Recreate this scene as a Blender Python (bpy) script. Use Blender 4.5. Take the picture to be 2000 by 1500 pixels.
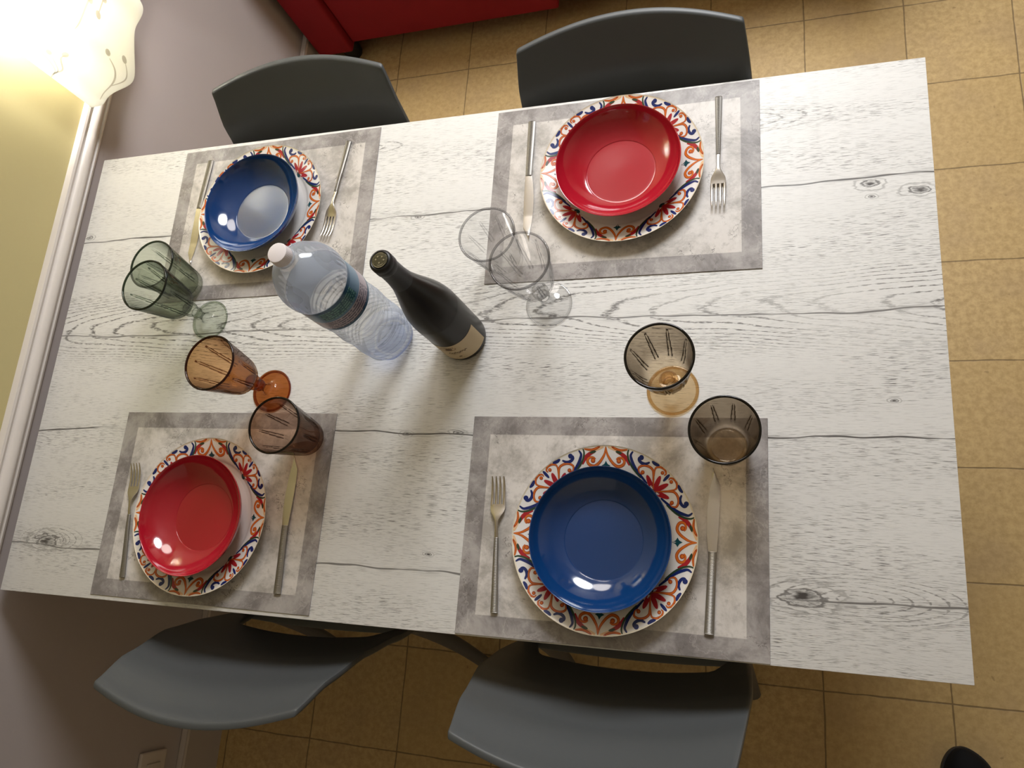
import bpy, bmesh, math, random
from mathutils import Vector, Matrix
for o in list(bpy.data.objects): bpy.data.objects.remove(o, do_unlink=True)
S = bpy.context.scene; C = S.collection
PI = math.pi
T = 0.75                                    # table top height

# ---------------------------------------------------------------- camera
cam = bpy.data.cameras.new('camera'); camo = bpy.data.objects.new('camera', cam); C.objects.link(camo)
cam.sensor_width = 36; cam.lens = 1489.34/2000*36; cam.clip_start = .02; cam.clip_end = 50
R = Matrix(((0.9518, 0.0092, 0.3067), (0.0750, 0.9623, -0.2616), (-0.2975, 0.2720, 0.9152)))
camo.matrix_world = Matrix.Translation((1.3554, 0.0690, 1.1277+T)) @ R.to_4x4()
S.camera = camo
# ---------------------------------------------------------------- exposure, world
S.view_settings.view_transform = 'Standard'; S.view_settings.look = 'None'
S.view_settings.exposure = 0.22; S.view_settings.gamma = 1.0; S.view_settings.use_curve_mapping = False
w = bpy.data.worlds.new('world'); S.world = w; w.use_nodes = True
w.node_tree.nodes['Background'].inputs[0].default_value = (1, .93, .85, 1)
w.node_tree.nodes['Background'].inputs[1].default_value = 0.04

def light(name, kind, loc, power, col, size=.1, target=None, spread=None):
    l = bpy.data.lights.new(name, kind); l.energy = power; l.color = col
    if kind == 'AREA':
        l.shape = 'DISK'; l.size = size
        if spread: l.spread = spread
    else: l.shadow_soft_size = size
    o = bpy.data.objects.new(name, l); C.objects.link(o); o.location = loc
    if target: o.rotation_euler = (Vector(target)-Vector(loc)).to_track_quat('-Z', 'Y').to_euler()
    return o
light('ceiling_lamp_light', 'AREA', (1.42, 2.25, 2.35), 45, (.95, .97, 1), .9, (1.4, .8, .4))
light('sconce_light', 'POINT', (.055, 1.14, T+.36), 10, (1, .97, .95), .03)
light('second_ceiling_lamp_light', 'AREA', (.55, 2.3, 2.45), 13, (1, .93, .86), .8, (.6, .6, .6))

# ---------------------------------------------------------------- helpers
class NT:
    """tiny node-tree writer"""
    def __init__(s, name):
        s.m = bpy.data.materials.new(name); s.m.use_nodes = True; s.t = s.m.node_tree; s.t.nodes.clear()
        s.out = s.t.nodes.new('ShaderNodeOutputMaterial')
    def n(s, typ, ins=None, **kw):
        nd = s.t.nodes.new(typ)
        for k, v in kw.items(): setattr(nd, k, v)
        for k, v in (ins or {}).items(): s.set(nd.inputs[k], v)
        return nd
    def set(s, sock, v):
        if isinstance(v, bpy.types.NodeSocket): s.t.links.new(v, sock)
        elif isinstance(v, bpy.types.Node): s.t.links.new(v.outputs[0], sock)
        else:
            if isinstance(v, tuple) and len(v) == 3 and sock.type == 'RGBA': v = (*v, 1)
            sock.default_value = v
    def math(s, op, a, b=0.0, c=0.0, clamp=False):
        nd = s.t.nodes.new('ShaderNodeMath'); nd.operation = op; nd.use_clamp = clamp
        s.set(nd.inputs[0], a); s.set(nd.inputs[1], b); s.set(nd.inputs[2], c); return nd.outputs[0]
    def mix(s, f, a, b):
        nd = s.t.nodes.new('ShaderNodeMix'); nd.data_type = 'RGBA'
        s.set(nd.inputs[0], f); s.set(nd.inputs[6], a); s.set(nd.inputs[7], b); return nd.outputs[2]
    def smooth(s, v, a, b):                  # 0 at a -> 1 at b
        nd = s.t.nodes.new('ShaderNodeMapRange'); nd.interpolation_type = 'SMOOTHSTEP'
        s.set(nd.inputs[0], v); nd.inputs[1].default_value = a; nd.inputs[2].default_value = b
        nd.inputs[3].default_value = 0; nd.inputs[4].default_value = 1
        return nd.outputs[0]
    def coord(s, out='Object'): return s.n('ShaderNodeTexCoord').outputs[out]
    def xyz(s, v):
        nd = s.n('ShaderNodeSeparateXYZ'); s.set(nd.inputs[0], v); return nd.outputs
    def comb(s, x, y, z=0.0):
        nd = s.n('ShaderNodeCombineXYZ'); s.set(nd.inputs[0], x); s.set(nd.inputs[1], y); s.set(nd.inputs[2], z); return nd.outputs[0]
    def noise(s, vec, scale=1, detail=2, rough=.5, dist=0):
        nd = s.n('ShaderNodeTexNoise'); s.set(nd.inputs['Vector'], vec)
        nd.inputs['Scale'].default_value = scale; nd.inputs['Detail'].default_value = detail
        nd.inputs['Roughness'].default_value = rough; nd.inputs['Distortion'].default_value = dist
        return nd.outputs[0]
    def scale(s, vec, k):
        nd = s.n('ShaderNodeVectorMath'); nd.operation = 'MULTIPLY'; s.set(nd.inputs[0], vec); nd.inputs[1].default_value = k; return nd.outputs[0]
    def add(s, vec, k):
        nd = s.n('ShaderNodeVectorMath'); nd.operation = 'ADD'; s.set(nd.inputs[0], vec); s.set(nd.inputs[1], k); return nd.outputs[0]
    def bsdf(s, **kw):
        nd = s.n('ShaderNodeBsdfPrincipled')
        for k, v in kw.items():
            s.set(nd.inputs[k.replace('_', ' ')], v)
        s.t.links.new(nd.outputs[0], s.out.inputs[0]); return nd
    def bump(s, h, strength=.2, dist=.001):
        nd = s.n('ShaderNodeBump'); nd.inputs['Strength'].default_value = strength; nd.inputs['Distance'].default_value = dist
        s.set(nd.inputs['Height'], h); return nd.outputs[0]

def plain(name, col, rough=.5, metal=0.0, coat=0.0, var=.0, bump=0.0, bscale=300, spec=.5):
    t = NT(name); c = col
    co = t.coord()
    if var:
        c = t.mix(t.noise(co, 14, 3), tuple(x*(1-var) for x in col), tuple(min(1, x*(1+var)) for x in col))
    b = t.bsdf(Base_Color=c, Roughness=rough, Metallic=metal)
    b.inputs['Coat Weight'].default_value = coat; b.inputs['Coat Roughness'].default_value = .04
    b.inputs['Specular IOR Level'].default_value = spec
    if bump: t.set(b.inputs['Normal'], t.bump(t.noise(co, bscale, 3), bump, .0006))
    return t.m

def tag(o, label=None, cat=None, group=None, kind=None):
    if label: o['label'] = label
    if cat: o['category'] = cat
    if group: o['group'] = group
    if kind: o['kind'] = kind
    return o
def thing(name, label, cat, loc=(0, 0, 0), rz=0, group=None):
    o = bpy.data.objects.new(name, None); C.objects.link(o); o.location = loc; o.rotation_euler = (0, 0, rz)
    o.empty_display_size = .05
    return tag(o, label, cat, group)
def obj(name, bm, mats, parent=None, smooth=True, angle=35):
    me = bpy.data.meshes.new(name); bm.normal_update(); bm.to_mesh(me); bm.free()
    if not isinstance(mats, (list, tuple)): mats = [mats]
    for m in mats: me.materials.append(m)
    o = bpy.data.objects.new(name, me); C.objects.link(o); o.parent = parent
    if smooth:
        me.shade_smooth()
        try: me.set_sharp_from_angle(angle=math.radians(angle))
        except Exception: pass
    return o
def dup(root):
    r = root.copy(); C.objects.link(r)
    for ch in list(root.children):
        c = ch.copy(); C.objects.link(c); c.parent = r
        for g in list(ch.children):
            d = g.copy(); C.objects.link(d); d.parent = c
    return r
def structure(name, bm, mats, smooth=False):
    o = obj(name, bm, mats, None, smooth); o['kind'] = 'structure'; return o
def box(bm, x0, x1, y0, y1, z0, z1, bev=0, seg=2, mi=0):
    vs = [bm.verts.new((x, y, z)) for z in (z0, z1) for y in (y0, y1) for x in (x0, x1)]
    fs = [bm.faces.new([vs[i] for i in f]) for f in ((0, 2, 3, 1), (4, 5, 7, 6), (0, 1, 5, 4), (2, 6, 7, 3), (0, 4, 6, 2), (1, 3, 7, 5))]
    for f in fs: f.material_index = mi
    if bev:
        es = list({e for f in fs for e in f.edges})
        bmesh.ops.bevel(bm, geom=es, offset=bev, segments=seg, profile=.6, affect='EDGES')
    return bm
def lathe(bm, prof, seg=96, rfun=None, mi=0, off=(0, 0), a0=0, a1=2*PI):
    """prof: list of (r, z); rfun(i, ang, r, z) -> r"""
    full = abs(a1-a0-2*PI) < 1e-6; rings = []; n = seg if full else seg+1
    for i, (r, z) in enumerate(prof):
        if r < 1e-6: rings.append([bm.verts.new((off[0], off[1], z))]); continue
        ring = []
        for k in range(n):
            a = a0+(a1-a0)*k/seg; rr = rfun(i, a, r, z) if rfun else r
            ring.append(bm.verts.new((off[0]+rr*math.cos(a), off[1]+rr*math.sin(a), z)))
        rings.append(ring)
    for i in range(len(rings)-1):
        A, B = rings[i], rings[i+1]
        for k in range(seg):
            k2 = (k+1) % n if full else k+1
            if len(A) == 1 and len(B) == 1: continue
            if len(A) == 1: f = bm.faces.new((A[0], B[k2], B[k]))
            elif len(B) == 1: f = bm.faces.new((A[k], A[k2], B[0]))
            else: f = bm.faces.new((A[k], A[k2], B[k2], B[k]))
            f.material_index = mi
    return bm
def crom(pts, n=8):
    """Catmull-Rom through points of any dimension"""
    out = []; P = [pts[0]]+list(pts)+[pts[-1]]
    for i in range(1, len(P)-2):
        for k in range(n):
            t = k/n; p0, p1, p2, p3 = P[i-1], P[i], P[i+1], P[i+2]
            out.append(tuple(.5*((2*b)+(-a+c)*t+(2*a-5*b+4*c-d)*t*t+(-a+3*b-3*c+d)*t**3) for a, b, c, d in zip(p0, p1, p2, p3)))
    out.append(tuple(pts[-1])); return out
def smoothprof(pts, n=6): return crom(pts, n)
def stroke(bm, pts, width, fmap, mi, n=6, taper=True, w0=.25):
    """a drawn line (2D pts) laid on a surface through fmap(x, y)->3D"""
    c = crom(pts, n); m = len(c); L = []; Rr = []
    for i, p in enumerate(c):
        a = c[max(0, i-1)]; b = c[min(m-1, i+1)]; d = Vector((b[0]-a[0], b[1]-a[1]))
        if d.length < 1e-9: d = Vector((1, 0))
        d.normalize(); t = i/(m-1)
        ww = width*.5*((w0+(1-w0)*math.sin(PI*min(1, max(0, t)))**.6) if taper else 1)
        L.append(bm.verts.new(fmap(p[0]-d.y*ww, p[1]+d.x*ww))); Rr.append(bm.verts.new(fmap(p[0]+d.y*ww, p[1]-d.x*ww)))
    for i in range(m-1):
        f = bm.faces.new((L[i], Rr[i], Rr[i+1], L[i+1])); f.material_index = mi
def blob(bm, cx, cy, r, fmap, mi, n=14, ry=None, rot=0):
    ry = ry or r; c = bm.verts.new(fmap(cx, cy)); vs = []
    for k in range(n):
        a = 2*PI*k/n; x = r*math.cos(a); y = ry*math.sin(a)
        vs.append(bm.verts.new(fmap(cx+x*math.cos(rot)-y*math.sin(rot), cy+x*math.sin(rot)+y*math.cos(rot))))
    for k in range(n):
        f = bm.faces.new((c, vs[k], vs[(k+1) % n])); f.material_index = mi
def tube(bm, pts, rad, seg=12, flat=1.0, cap=True):
    """tapered tube through 3D points; rad list"""
    rings = []; up = Vector((0, 0, 1)); m = len(pts); V = [Vector(p) for p in pts]
    for i in range(m):
        d = (V[min(m-1, i+1)]-V[max(0, i-1)]).normalized()
        a = d.cross(Vector((0, 1, 0)));
        if a.length < .1: a = d.cross(Vector((1, 0, 0)))
        a.normalize(); b = d.cross(a).normalized()
        rings.append([bm.verts.new(V[i]+a*rad[i]*math.cos(2*PI*k/seg)+b*rad[i]*flat*math.sin(2*PI*k/seg)) for k in range(seg)])
    for i in range(m-1):
        for k in range(seg): bm.faces.new((rings[i][k], rings[i][(k+1) % seg], rings[i+1][(k+1) % seg], rings[i+1][k]))
    if cap:
        bm.faces.new(rings[0][::-1]); bm.faces.new(rings[-1])
    bmesh.ops.recalc_face_normals(bm, faces=bm.faces[:])
    return bm

# ---------------------------------------------------------------- materials
def mat_table():
    t = NT('whitewashed_oak'); co = t.coord(); X, Y, Z = t.xyz(co)
    warp = t.noise(t.comb(t.math('MULTIPLY', X, 2.2), t.math('MULTIPLY', Y, 7)), 1, 2)
    yy = t.math('ADD', Y, t.math('MULTIPLY', t.math('SUBTRACT', warp, .5), .035))
    # fine pores, short dashes along the plank
    pores = t.smooth(t.noise(t.comb(t.math('MULTIPLY', X, 46), t.math('MULTIPLY', yy, 1100)), 1, 2, .6), .54, .64)
    dens = t.smooth(t.noise(t.comb(t.math('MULTIPLY', X, 3), t.math('MULTIPLY', Y, 16), 5.0), 1, 2), .38, .66)
    pores = t.math('MULTIPLY', pores, t.math('MULTIPLY_ADD', dens, .62, .20))
    # cathedral figure: nested arches in the middle planks, oval rings around the knots
    nz = t.noise(t.comb(t.math('MULTIPLY', X, 3.5), t.math('MULTIPLY', Y, 14), 2.0), 1, 2)
    jag = t.noise(t.comb(t.math('MULTIPLY', X, 110), t.math('MULTIPLY', Y, 200)), 1, 2)
    broke = t.smooth(t.noise(t.comb(t.math('MULTIPLY', X, 90), t.math('MULTIPLY', Y, 420)), 1, 2), .36, .54)
    def lines(ph, w=.15):
        return t.math('MULTIPLY', t.smooth(t.math('ADD', t.math('PINGPONG', ph, .5), t.math('MULTIPLY', t.math('SUBTRACT', jag, .5), .3)), w, .02), broke)
    wander = t.math('MULTIPLY', t.math('SUBTRACT', t.noise(t.comb(t.math('MULTIPLY', X, 1.6), 4.0), 1, 1), .5), .05)
    dy = t.math('SUBTRACT', t.math('SUBTRACT', Y, .512), wander)
    ph = t.math('ADD', t.math('MULTIPLY', t.math('MULTIPLY', dy, dy), 1750.0), t.math('ADD', t.math('MULTIPLY', X, -11.0), t.math('MULTIPLY', nz, 4.0)))
    big = t.smooth(t.noise(t.comb(t.math('MULTIPLY', X, 2.3), t.math('MULTIPLY', Y, 5), 9.0), 1, 1), .36, .58)
    cath = t.math('MULTIPLY', lines(ph), t.math('MULTIPLY', t.smooth(t.math('ABSOLUTE', dy), .085, .055), t.math('MULTIPLY_ADD', big, .55, .30)))
    for kx, ky, kk, ext in ((1.475, .092, .24, .040), (.095, .098, .35, .030), (1.30, .83, .16, .03), (.62, .86, .14, .02)):
        ex = t.math('MULTIPLY', t.math('SUBTRACT', X, kx), kk); ey = t.math('SUBTRACT', Y, ky)
        q = t.math('SQRT', t.math('ADD', t.math('MULTIPLY', ex, ex), t.math('MULTIPLY', ey, ey)))
        pe = t.math('ADD', t.math('DIVIDE', q, .0052), t.math('MULTIPLY', nz, 2.0))
        cath = t.math('MAXIMUM', cath, t.math('MULTIPLY', lines(pe, .13), t.math('MULTIPLY', t.smooth(q, ext, ext*.75), .65)))
    dark = t.math('MAXIMUM', pores, cath)
    # long cracks between planks
    for k, (y0, s) in enumerate(((.710, .9), (.499, .8), (.309, .95), (.088, .8))):
        wob = t.noise(t.comb(t.math('MULTIPLY', X, 3.3), 3.7*k+1.0), 1, 3, .6)
        d = t.math('ABSOLUTE', t.math('SUBTRACT', t.math('SUBTRACT', Y, y0), t.math('MULTIPLY', t.math('SUBTRACT', wob, .5), .035)))
        thick = t.noise(t.comb(t.math('MULTIPLY', X, 9), 11.0*k), 1, 3)
        ln = t.smooth(t.math('SUBTRACT', d, t.math('MULTIPLY', t.math('SUBTRACT', thick, .42), .0055)), .0013, .0001)
        vis = t.smooth(t.noise(t.comb(t.math('MULTIPLY', X, 2.6), 5.0*k+2.2), 1, 1), .30, .40)
        dark = t.math('MAXIMUM', dark, t.math('MULTIPLY', t.math('MULTIPLY', ln, vis), s))
        halo = t.math('MULTIPLY', t.smooth(d, .012, 0), t.math('MULTIPLY', t.smooth(t.noise(t.comb(t.math('MULTIPLY', X, 20), t.math('MULTIPLY', Y, 400)), 1, 2), .45, .7), .4))
        dark = t.math('MAXIMUM', dark, halo)
    # knots
    for kx, ky, r in ((.083, .096, .030), (1.412, .090, .033), (.801, .307, .009), (.892, .310, .010), (.862, .115, .006), (.773, .706, .009),
                      (1.519, .698, .016), (1.584, .683, .017), (1.534, .362, .006), (.012, .722, .010), (1.52, .678, .006)):
        dx = t.math('MULTIPLY', t.math('SUBTRACT', X, kx), .40); dy = t.math('SUBTRACT', Y, ky)
        nn = t.math('MULTIPLY', t.math('SUBTRACT', t.noise(t.comb(t.math('MULTIPLY', X, 45), t.math('MULTIPLY', Y, 130)), 1, 3), .5), .9)
        dd = t.math('SQRT', t.math('ADD', t.math('MULTIPLY', dx, dx), t.math('MULTIPLY', dy, dy)))
        q = t.math('ADD', t.math('DIVIDE', dd, r), t.math('MULTIPLY', nn, .8))
        ring = t.smooth(t.math('PINGPONG', t.math('MULTIPLY', q, 3.2), .5), .28, .05)
        fall = t.smooth(q, 1.0, .25)
        core = t.smooth(q, .32, .05)
        dark = t.math('MAXIMUM', dark, t.math('MULTIPLY', t.math('MAXIMUM', core, t.math('MULTIPLY', ring, .8)), fall))
    tone = t.noise(t.comb(t.math('MULTIPLY', X, 1.5), t.math('MULTIPLY', Y, 9)), 1, 3)
    base = t.mix(tone, (.64, .63, .615), (.76, .755, .74))
    col = t.mix(dark, base, (.075, .068, .065))
    b = t.bsdf(Base_Color=col, Roughness=.42)
    b.inputs['Specular IOR Level'].default_value = .35
    t.set(b.inputs['Normal'], t.bump(t.math('SUBTRACT', 1.0, dark), .25, .0006))
    return t.m
def mat_floor():
    t = NT('beige_stone_tile'); co = t.coord(); X, Y, Z = t.xyz(co)
    s = .2456; wob = .0035
    nx = t.math('MULTIPLY', t.math('SUBTRACT', t.noise(t.scale(co, (0, 9, 0)), 1, 2), .5), wob*2)
    ny = t.math('MULTIPLY', t.math('SUBTRACT', t.noise(t.scale(co, (9, 0, 0)), 1, 2), .5), wob*2)
    gx = t.math('PINGPONG', t.math('ADD', t.math('SUBTRACT', X, .2563), nx), s/2)
    gy = t.math('PINGPONG', t.math('ADD', t.math('SUBTRACT', Y, .1591), ny), s/2)
    g = t.math('MINIMUM', gx, gy)
    th = t.math('MULTIPLY', t.math('SUBTRACT', t.noise(co, 40, 2), .5), .002)
    grout = t.smooth(t.math('ADD', g, th), .0022, .0009)
    cx = t.math('FLOOR', t.math('DIVIDE', t.math('SUBTRACT', X, .2563), s)); cy = t.math('FLOOR', t.math('DIVIDE', t.math('SUBTRACT', Y, .1591), s))
    wn = t.n('ShaderNodeTexWhiteNoise'); t.set(wn.inputs['Vector'], t.comb(cx, cy))
    sp = t.noise(co, 70, 5, .7)
    base = t.mix(t.smooth(sp, .3, .7), (.40, .275, .118), (.56, .40, .19))
    base = t.mix(t.math('MULTIPLY', wn.outputs[0], .5), base, (.46, .315, .125))
    base = t.mix(t.math('MULTIPLY', t.smooth(t.noise(co, 7, 3), .45, .75), .35), base, (.36, .25, .14))
    fle = t.smooth(t.noise(co, 55, 1), .74, .8)
    base = t.mix(t.math('MULTIPLY', fle, .5), base, (.2, .12, .05))
    col = t.mix(t.math('MULTIPLY', grout, .75), base, (.13, .085, .04))
    b = t.bsdf(Base_Color=col, Roughness=.45); b.inputs['Specular IOR Level'].default_value = .3
    t.set(b.inputs['Normal'], t.bump(t.math('SUBTRACT', 1.0, grout), .4, .001))
    return t.m
def mat_placemat():
    t = NT('marbled_grey_vinyl'); co = t.coord(); X, Y, Z = t.xyz(co)
    rn = t.n('ShaderNodeObjectInfo').outputs['Random']
    p = t.add(co, t.comb(t.math('MULTIPLY', rn, 7), 0.0))
    ax = t.math('SUBTRACT', t.math('ABSOLUTE', X), .225-.030); ay = t.math('SUBTRACT', t.math('ABSOLUTE', Y), .168-.030)
    bord = t.smooth(t.math('MAXIMUM', ax, ay), -.0006, .0006)
    n1 = t.noise(p, 13, 7, .72, .3); n2 = t.noise(p, 70, 5, .75)
    vein = t.smooth(t.math('ABSOLUTE', t.math('SUBTRACT', t.noise(p, 8, 5, .65, .3), .5)), .010, .0)
    cr = t.smooth(t.math('ABSOLUTE', t.math('SUBTRACT', t.noise(p, 30, 4, .65, .2), .5)), .014, .0)
    cm = t.smooth(t.noise(p, 17, 3), .55, .63)
    bcol = t.mix(t.smooth(n1, .36, .64), (.19, .172, .168), (.40, .375, .365))
    icol = t.mix(t.smooth(n1, .34, .60), (.36, .335, .31), (.63, .595, .565))
    col = t.mix(bord, icol, bcol)
    col = t.mix(t.math('MULTIPLY', t.smooth(n2, .52, .70), .45), col, (.25, .23, .22))
    col = t.mix(t.math('MULTIPLY', vein, .16), col, (.75, .71, .67))
    col = t.mix(t.math('MULTIPLY', t.math('MULTIPLY', cr, cm), .75), col, (.12, .105, .10))
    b = t.bsdf(Base_Color=col, Roughness=.42); b.inputs['Specular IOR Level'].default_value = .35
    return t.m
def mat_wall(name, c1, c2):
    t = NT(name); co = t.coord('Object')
    col = t.mix(t.noise(co, 3, 3), c1, c2)
    b = t.bsdf(Base_Color=col, Roughness=.55); b.inputs['Specular IOR Level'].default_value = .3
    t.set(b.inputs['Normal'], t.bump(t.noise(co, 220, 4), .12, .001))
    return t.m
def mat_glass(name, tint, edge, k=.6, refr=.3, rough=0.0, ior=1.45, milk=0.0):
    """clear or tinted tableware glass: straight-through tint, darker where the wall is seen edge-on, fresnel sheen, some bending"""
    t = NT(name)
    lw = t.n('ShaderNodeLayerWeight'); lw.inputs[0].default_value = .5
    f = t.math('POWER', lw.outputs['Facing'], k)
    col = t.mix(f, tint, edge)
    tr = t.n('ShaderNodeBsdfTransparent'); t.set(tr.inputs[0], col)
    gl = t.n('ShaderNodeBsdfRefraction'); t.set(gl.inputs[0], col); gl.inputs['Roughness'].default_value = rough; gl.inputs['IOR'].default_value = ior
    m1 = t.n('ShaderNodeMixShader', {0: refr}); t.t.links.new(tr.outputs[0], m1.inputs[1]); t.t.links.new(gl.outputs[0], m1.inputs[2])
    fr = t.math('MULTIPLY_ADD', t.math('POWER', lw.outputs['Facing'], 4.5), .45, .035)
    bf = t.n('ShaderNodeNewGeometry').outputs['Backfacing']
    fr = t.math('MULTIPLY', fr, t.math('SUBTRACT', 1.0, t.math('MULTIPLY', bf, .7)))
    go = t.n('ShaderNodeBsdfGlossy'); go.inputs['Roughness'].default_value = .03; go.inputs[0].default_value = (1, 1, 1, 1)
    m2 = t.n('ShaderNodeMixShader'); t.set(m2.inputs[0], fr); t.t.links.new(m1.outputs[0], m2.inputs[1]); t.t.links.new(go.outputs[0], m2.inputs[2])
    last = m2
    if milk:
        df = t.n('ShaderNodeBsdfDiffuse'); df.inputs[0].default_value = (.80, .86, .95, 1)
        m3 = t.n('ShaderNodeMixShader', {0: milk}); t.t.links.new(m2.outputs[0], m3.inputs[1]); t.t.links.new(df.outputs[0], m3.inputs[2]); last = m3
    t.t.links.new(last.outputs[0], t.out.inputs[0])
    return t.m

M = {}
M['table'] = mat_table(); M['floor'] = mat_floor(); M['mat'] = mat_placemat()
M['tableedge'] = plain('table_edge_white', (.68, .66, .62), .4, var=.04)
M['lilac'] = mat_wall('lilac_grey_paint', (.42, .37, .36), (.45, .40, .39))
M['yellow'] = mat_wall('yellow_paint', (.50, .43, .21), (.54, .465, .235))
M['cream'] = mat_wall('cream_paint', (.62, .57, .46), (.66, .61, .5))
M['ceil'] = mat_wall('ceiling_paint', (.75, .73, .69), (.78, .76, .72))
M['trim'] = plain('trim_paint', (.66, .61, .57), .4, var=.03)
M['base'] = plain('baseboard_paint', (.42, .37, .34), .4, var=.04)
M['basecap'] = plain('baseboard_cap_lighter', (.60, .54, .50), .4, var=.03)  # top strip lighter than the board below
M['chair'] = plain('grey_moulded_plastic', (.070, .076, .080), .42, bump=.08, bscale=900, var=.03, spec=.4)
M['legp'] = plain('dark_grey_leg_plastic', (.075, .075, .078), .5, spec=.4)
M['sofa'] = plain('red_upholstery', (.24, .006, .013), .75, var=.12, bump=.4, bscale=700, spec=.25)
M['black'] = plain('black_rubber', (.012, .012, .014), .6)
M['red'] = plain('red_glaze', (.36, .007, .020), .12, coat=.6)
M['blue'] = plain('blue_glaze', (.003, .037, .15), .12, coat=.6)
M['china'] = plain('white_china', (.78, .75, .72), .27)
M['chinaedge'] = plain('cream_china_edge', (.78, .70, .55), .27)
M['dred'] = plain('pattern_red', (.38, .018, .025), .27, var=.2)
M['orange'] = plain('pattern_orange', (.62, .15, .02), .27, var=.25)
M['rust'] = plain('pattern_rust', (.36, .05, .015), .27, var=.2)
M['navy'] = plain('pattern_navy', (.010, .022, .13), .27, var=.2)
M['teal'] = plain('pattern_teal', (.010, .07, .085), .27, var=.2)
M['peach'] = plain('pattern_peach', (.78, .50, .28), .27, var=.1)
M['dgreen'] = plain('pattern_dark_green', (.03, .06, .03), .27)
M['steel'] = plain('stainless_steel', (.60, .575, .54), .24, 1.0, var=.06)
M['steelh'] = plain('brushed_handle_steel', (.30, .288, .27), .5, 1.0, var=.1)
M['g_green'] = mat_glass('green_glass', (.87, .90, .85), (.10, .13, .10), 2.0, .10)
M['g_amber'] = mat_glass('amber_glass', (.91, .72, .52), (.15, .05, .02), 2.1, .08)
M['g_mauve'] = mat_glass('brown_mauve_glass', (.88, .75, .66), (.12, .07, .05), 2.1, .08)
M['g_smoke'] = mat_glass('smoky_brown_glass', (.87, .80, .69), (.07, .04, .025), 2.1, .08)
M['g_smoke_foot'] = mat_glass('honey_brown_glass', (.88, .77, .60), (.55, .38, .22), 2.6, .05)
M['g_amber_foot'] = mat_glass('deep_amber_glass', (.72, .40, .20), (.16, .05, .015), 2.0, .05)
M['g_clear_foot'] = mat_glass('clear_foot_glass', (.95, .95, .95), (.35, .35, .35), 1.8, .10)
M['g_clear'] = mat_glass('clear_glass', (.995, .995, .995), (.50, .50, .51), 5.0, .08)
for k_, c_ in (('g_green', (.22, .27, .22)), ('g_amber', (.26, .11, .06)), ('g_mauve', (.10, .06, .05)), ('g_smoke', (.06, .045, .035)), ('g_clear', (.74, .74, .75)), ('g_amber_foot', (.3, .1, .03))):
    M[k_+'_rim'] = mat_glass(k_[2:]+'_glass_rim', c_, tuple(x*.4 for x in c_), 1.5, .0)  # dark look of internally reflecting glass edges, put into the tint
M['pet'] = mat_glass('water_filled_plastic', (.975, .985, .997), (.62, .68, .82), 2.4, refr=.5, ior=1.22, rough=.04, milk=.22)  # milk: pale diffuse colour stands in for light bent inside the bottle
M['petglint'] = mat_glass('plastic_base_blue_glint', (.80, .86, 1.0), (.40, .48, .85), 2.0, refr=.5, ior=1.3, rough=.02, milk=.15)  # bluish highlight at the bottle foot, put into the tint
M['wine'] = plain('dark_bottle_glass', (.010, .008, .005), .28, var=.3, spec=.2)
M['foil'] = plain('black_foil_capsule', (.010, .010, .011), .4, spec=.35)
M['foiltop'] = plain('embossed_foil_disc', (.10, .095, .065), .3, .8, bump=1, bscale=260)
M['foilhi'] = plain('embossed_foil_ridge', (.34, .32, .24), .3, .8)
M['paper'] = plain('cream_label_paper', (.56, .44, .27), .6, var=.06)
M['inkgold'] = plain('label_gold_brown', (.22, .12, .03), .5)
M['inkdark'] = plain('label_dark_ink', (.10, .06, .03), .6)
M['cap'] = plain('white_plastic_cap', (.74, .69, .71), .4)
M['lblue'] = plain('label_blue', (.075, .17, .27), .3, var=.15)
M['ldeep'] = plain('label_deep_blue', (.015, .075, .15), .3, var=.15)
M['lteal'] = plain('label_teal', (.008, .07, .10), .3)
M['llilac'] = plain('label_lilac_grey', (.36, .30, .34), .35, var=.1)
M['lpink'] = plain('label_logo_cream', (.70, .55, .48), .35)
M['ltext'] = plain('label_text_dark', (.06, .05, .09), .4)
M['ltextl'] = plain('label_text_light', (.12, .28, .24), .4)
M['lback'] = plain('label_white_back', (.84, .88, .94), .6)
M['shoe'] = plain('black_shoe_leather', (.005, .005, .006), .8, bump=.2, spec=.2)
M['outlet'] = plain('ivory_outlet_plastic', (.60, .53, .47), .35)
_t = NT('shade_branch_grey'); _n = _t.n('ShaderNodeBsdfTranslucent'); _n.inputs[0].default_value = (.55, .53, .50, 1); _t.t.links.new(_n.outputs[0], _t.out.inputs[0]); M['shadeink'] = _t.m

# ---------------------------------------------------------------- room shell
XL, XR, YN, YF, ZC = -.025, 4.3, -2.3, 2.75, 2.75
structure('floor', box(bmesh.new(), XL-.1, XR+.1, YN-.1, YF+.1, -.05, 0), M['floor'])
structure('ceiling', box(bmesh.new(), XL-.1, XR+.1, YN-.1, YF+.1, ZC, ZC+.05), M['ceil'])
bm = bmesh.new(); box(bm, XL-.1, XL, YN-.1, YF+.1, 0, T+.03, mi=0); box(bm, XL-.1, XL, YN-.1, YF+.1, T+.03, ZC, mi=1)
structure('wall_left', bm, [M['lilac'], M['yellow']])
structure('wall_far', box(bmesh.new(), XL, XR, YF, YF+.1, 0, ZC), M['cream'])
structure('wall_near', box(bmesh.new(), XL, XR, YN-.1, YN, 0, ZC), M['cream'])
structure('wall_right', box(bmesh.new(), XR, XR+.1, YN-.1, YF+.1, 0, ZC), M['cream'])
bm = bmesh.new()
prof = [(0, .002), (.007, .004), (.009, .009), (.006, .012), (.008, .016), (.014, .020), (.018, .027), (.018, .034), (.014, .041), (.009, .044), (.010, .048), (.013, .051), (.012, .056), (.006, .058), (0, .059)]
A = [bm.verts.new((XL+x, YN, T+z)) for x, z in prof]; B = [bm.verts.new((XL+x, YF, T+z)) for x, z in prof]
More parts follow.
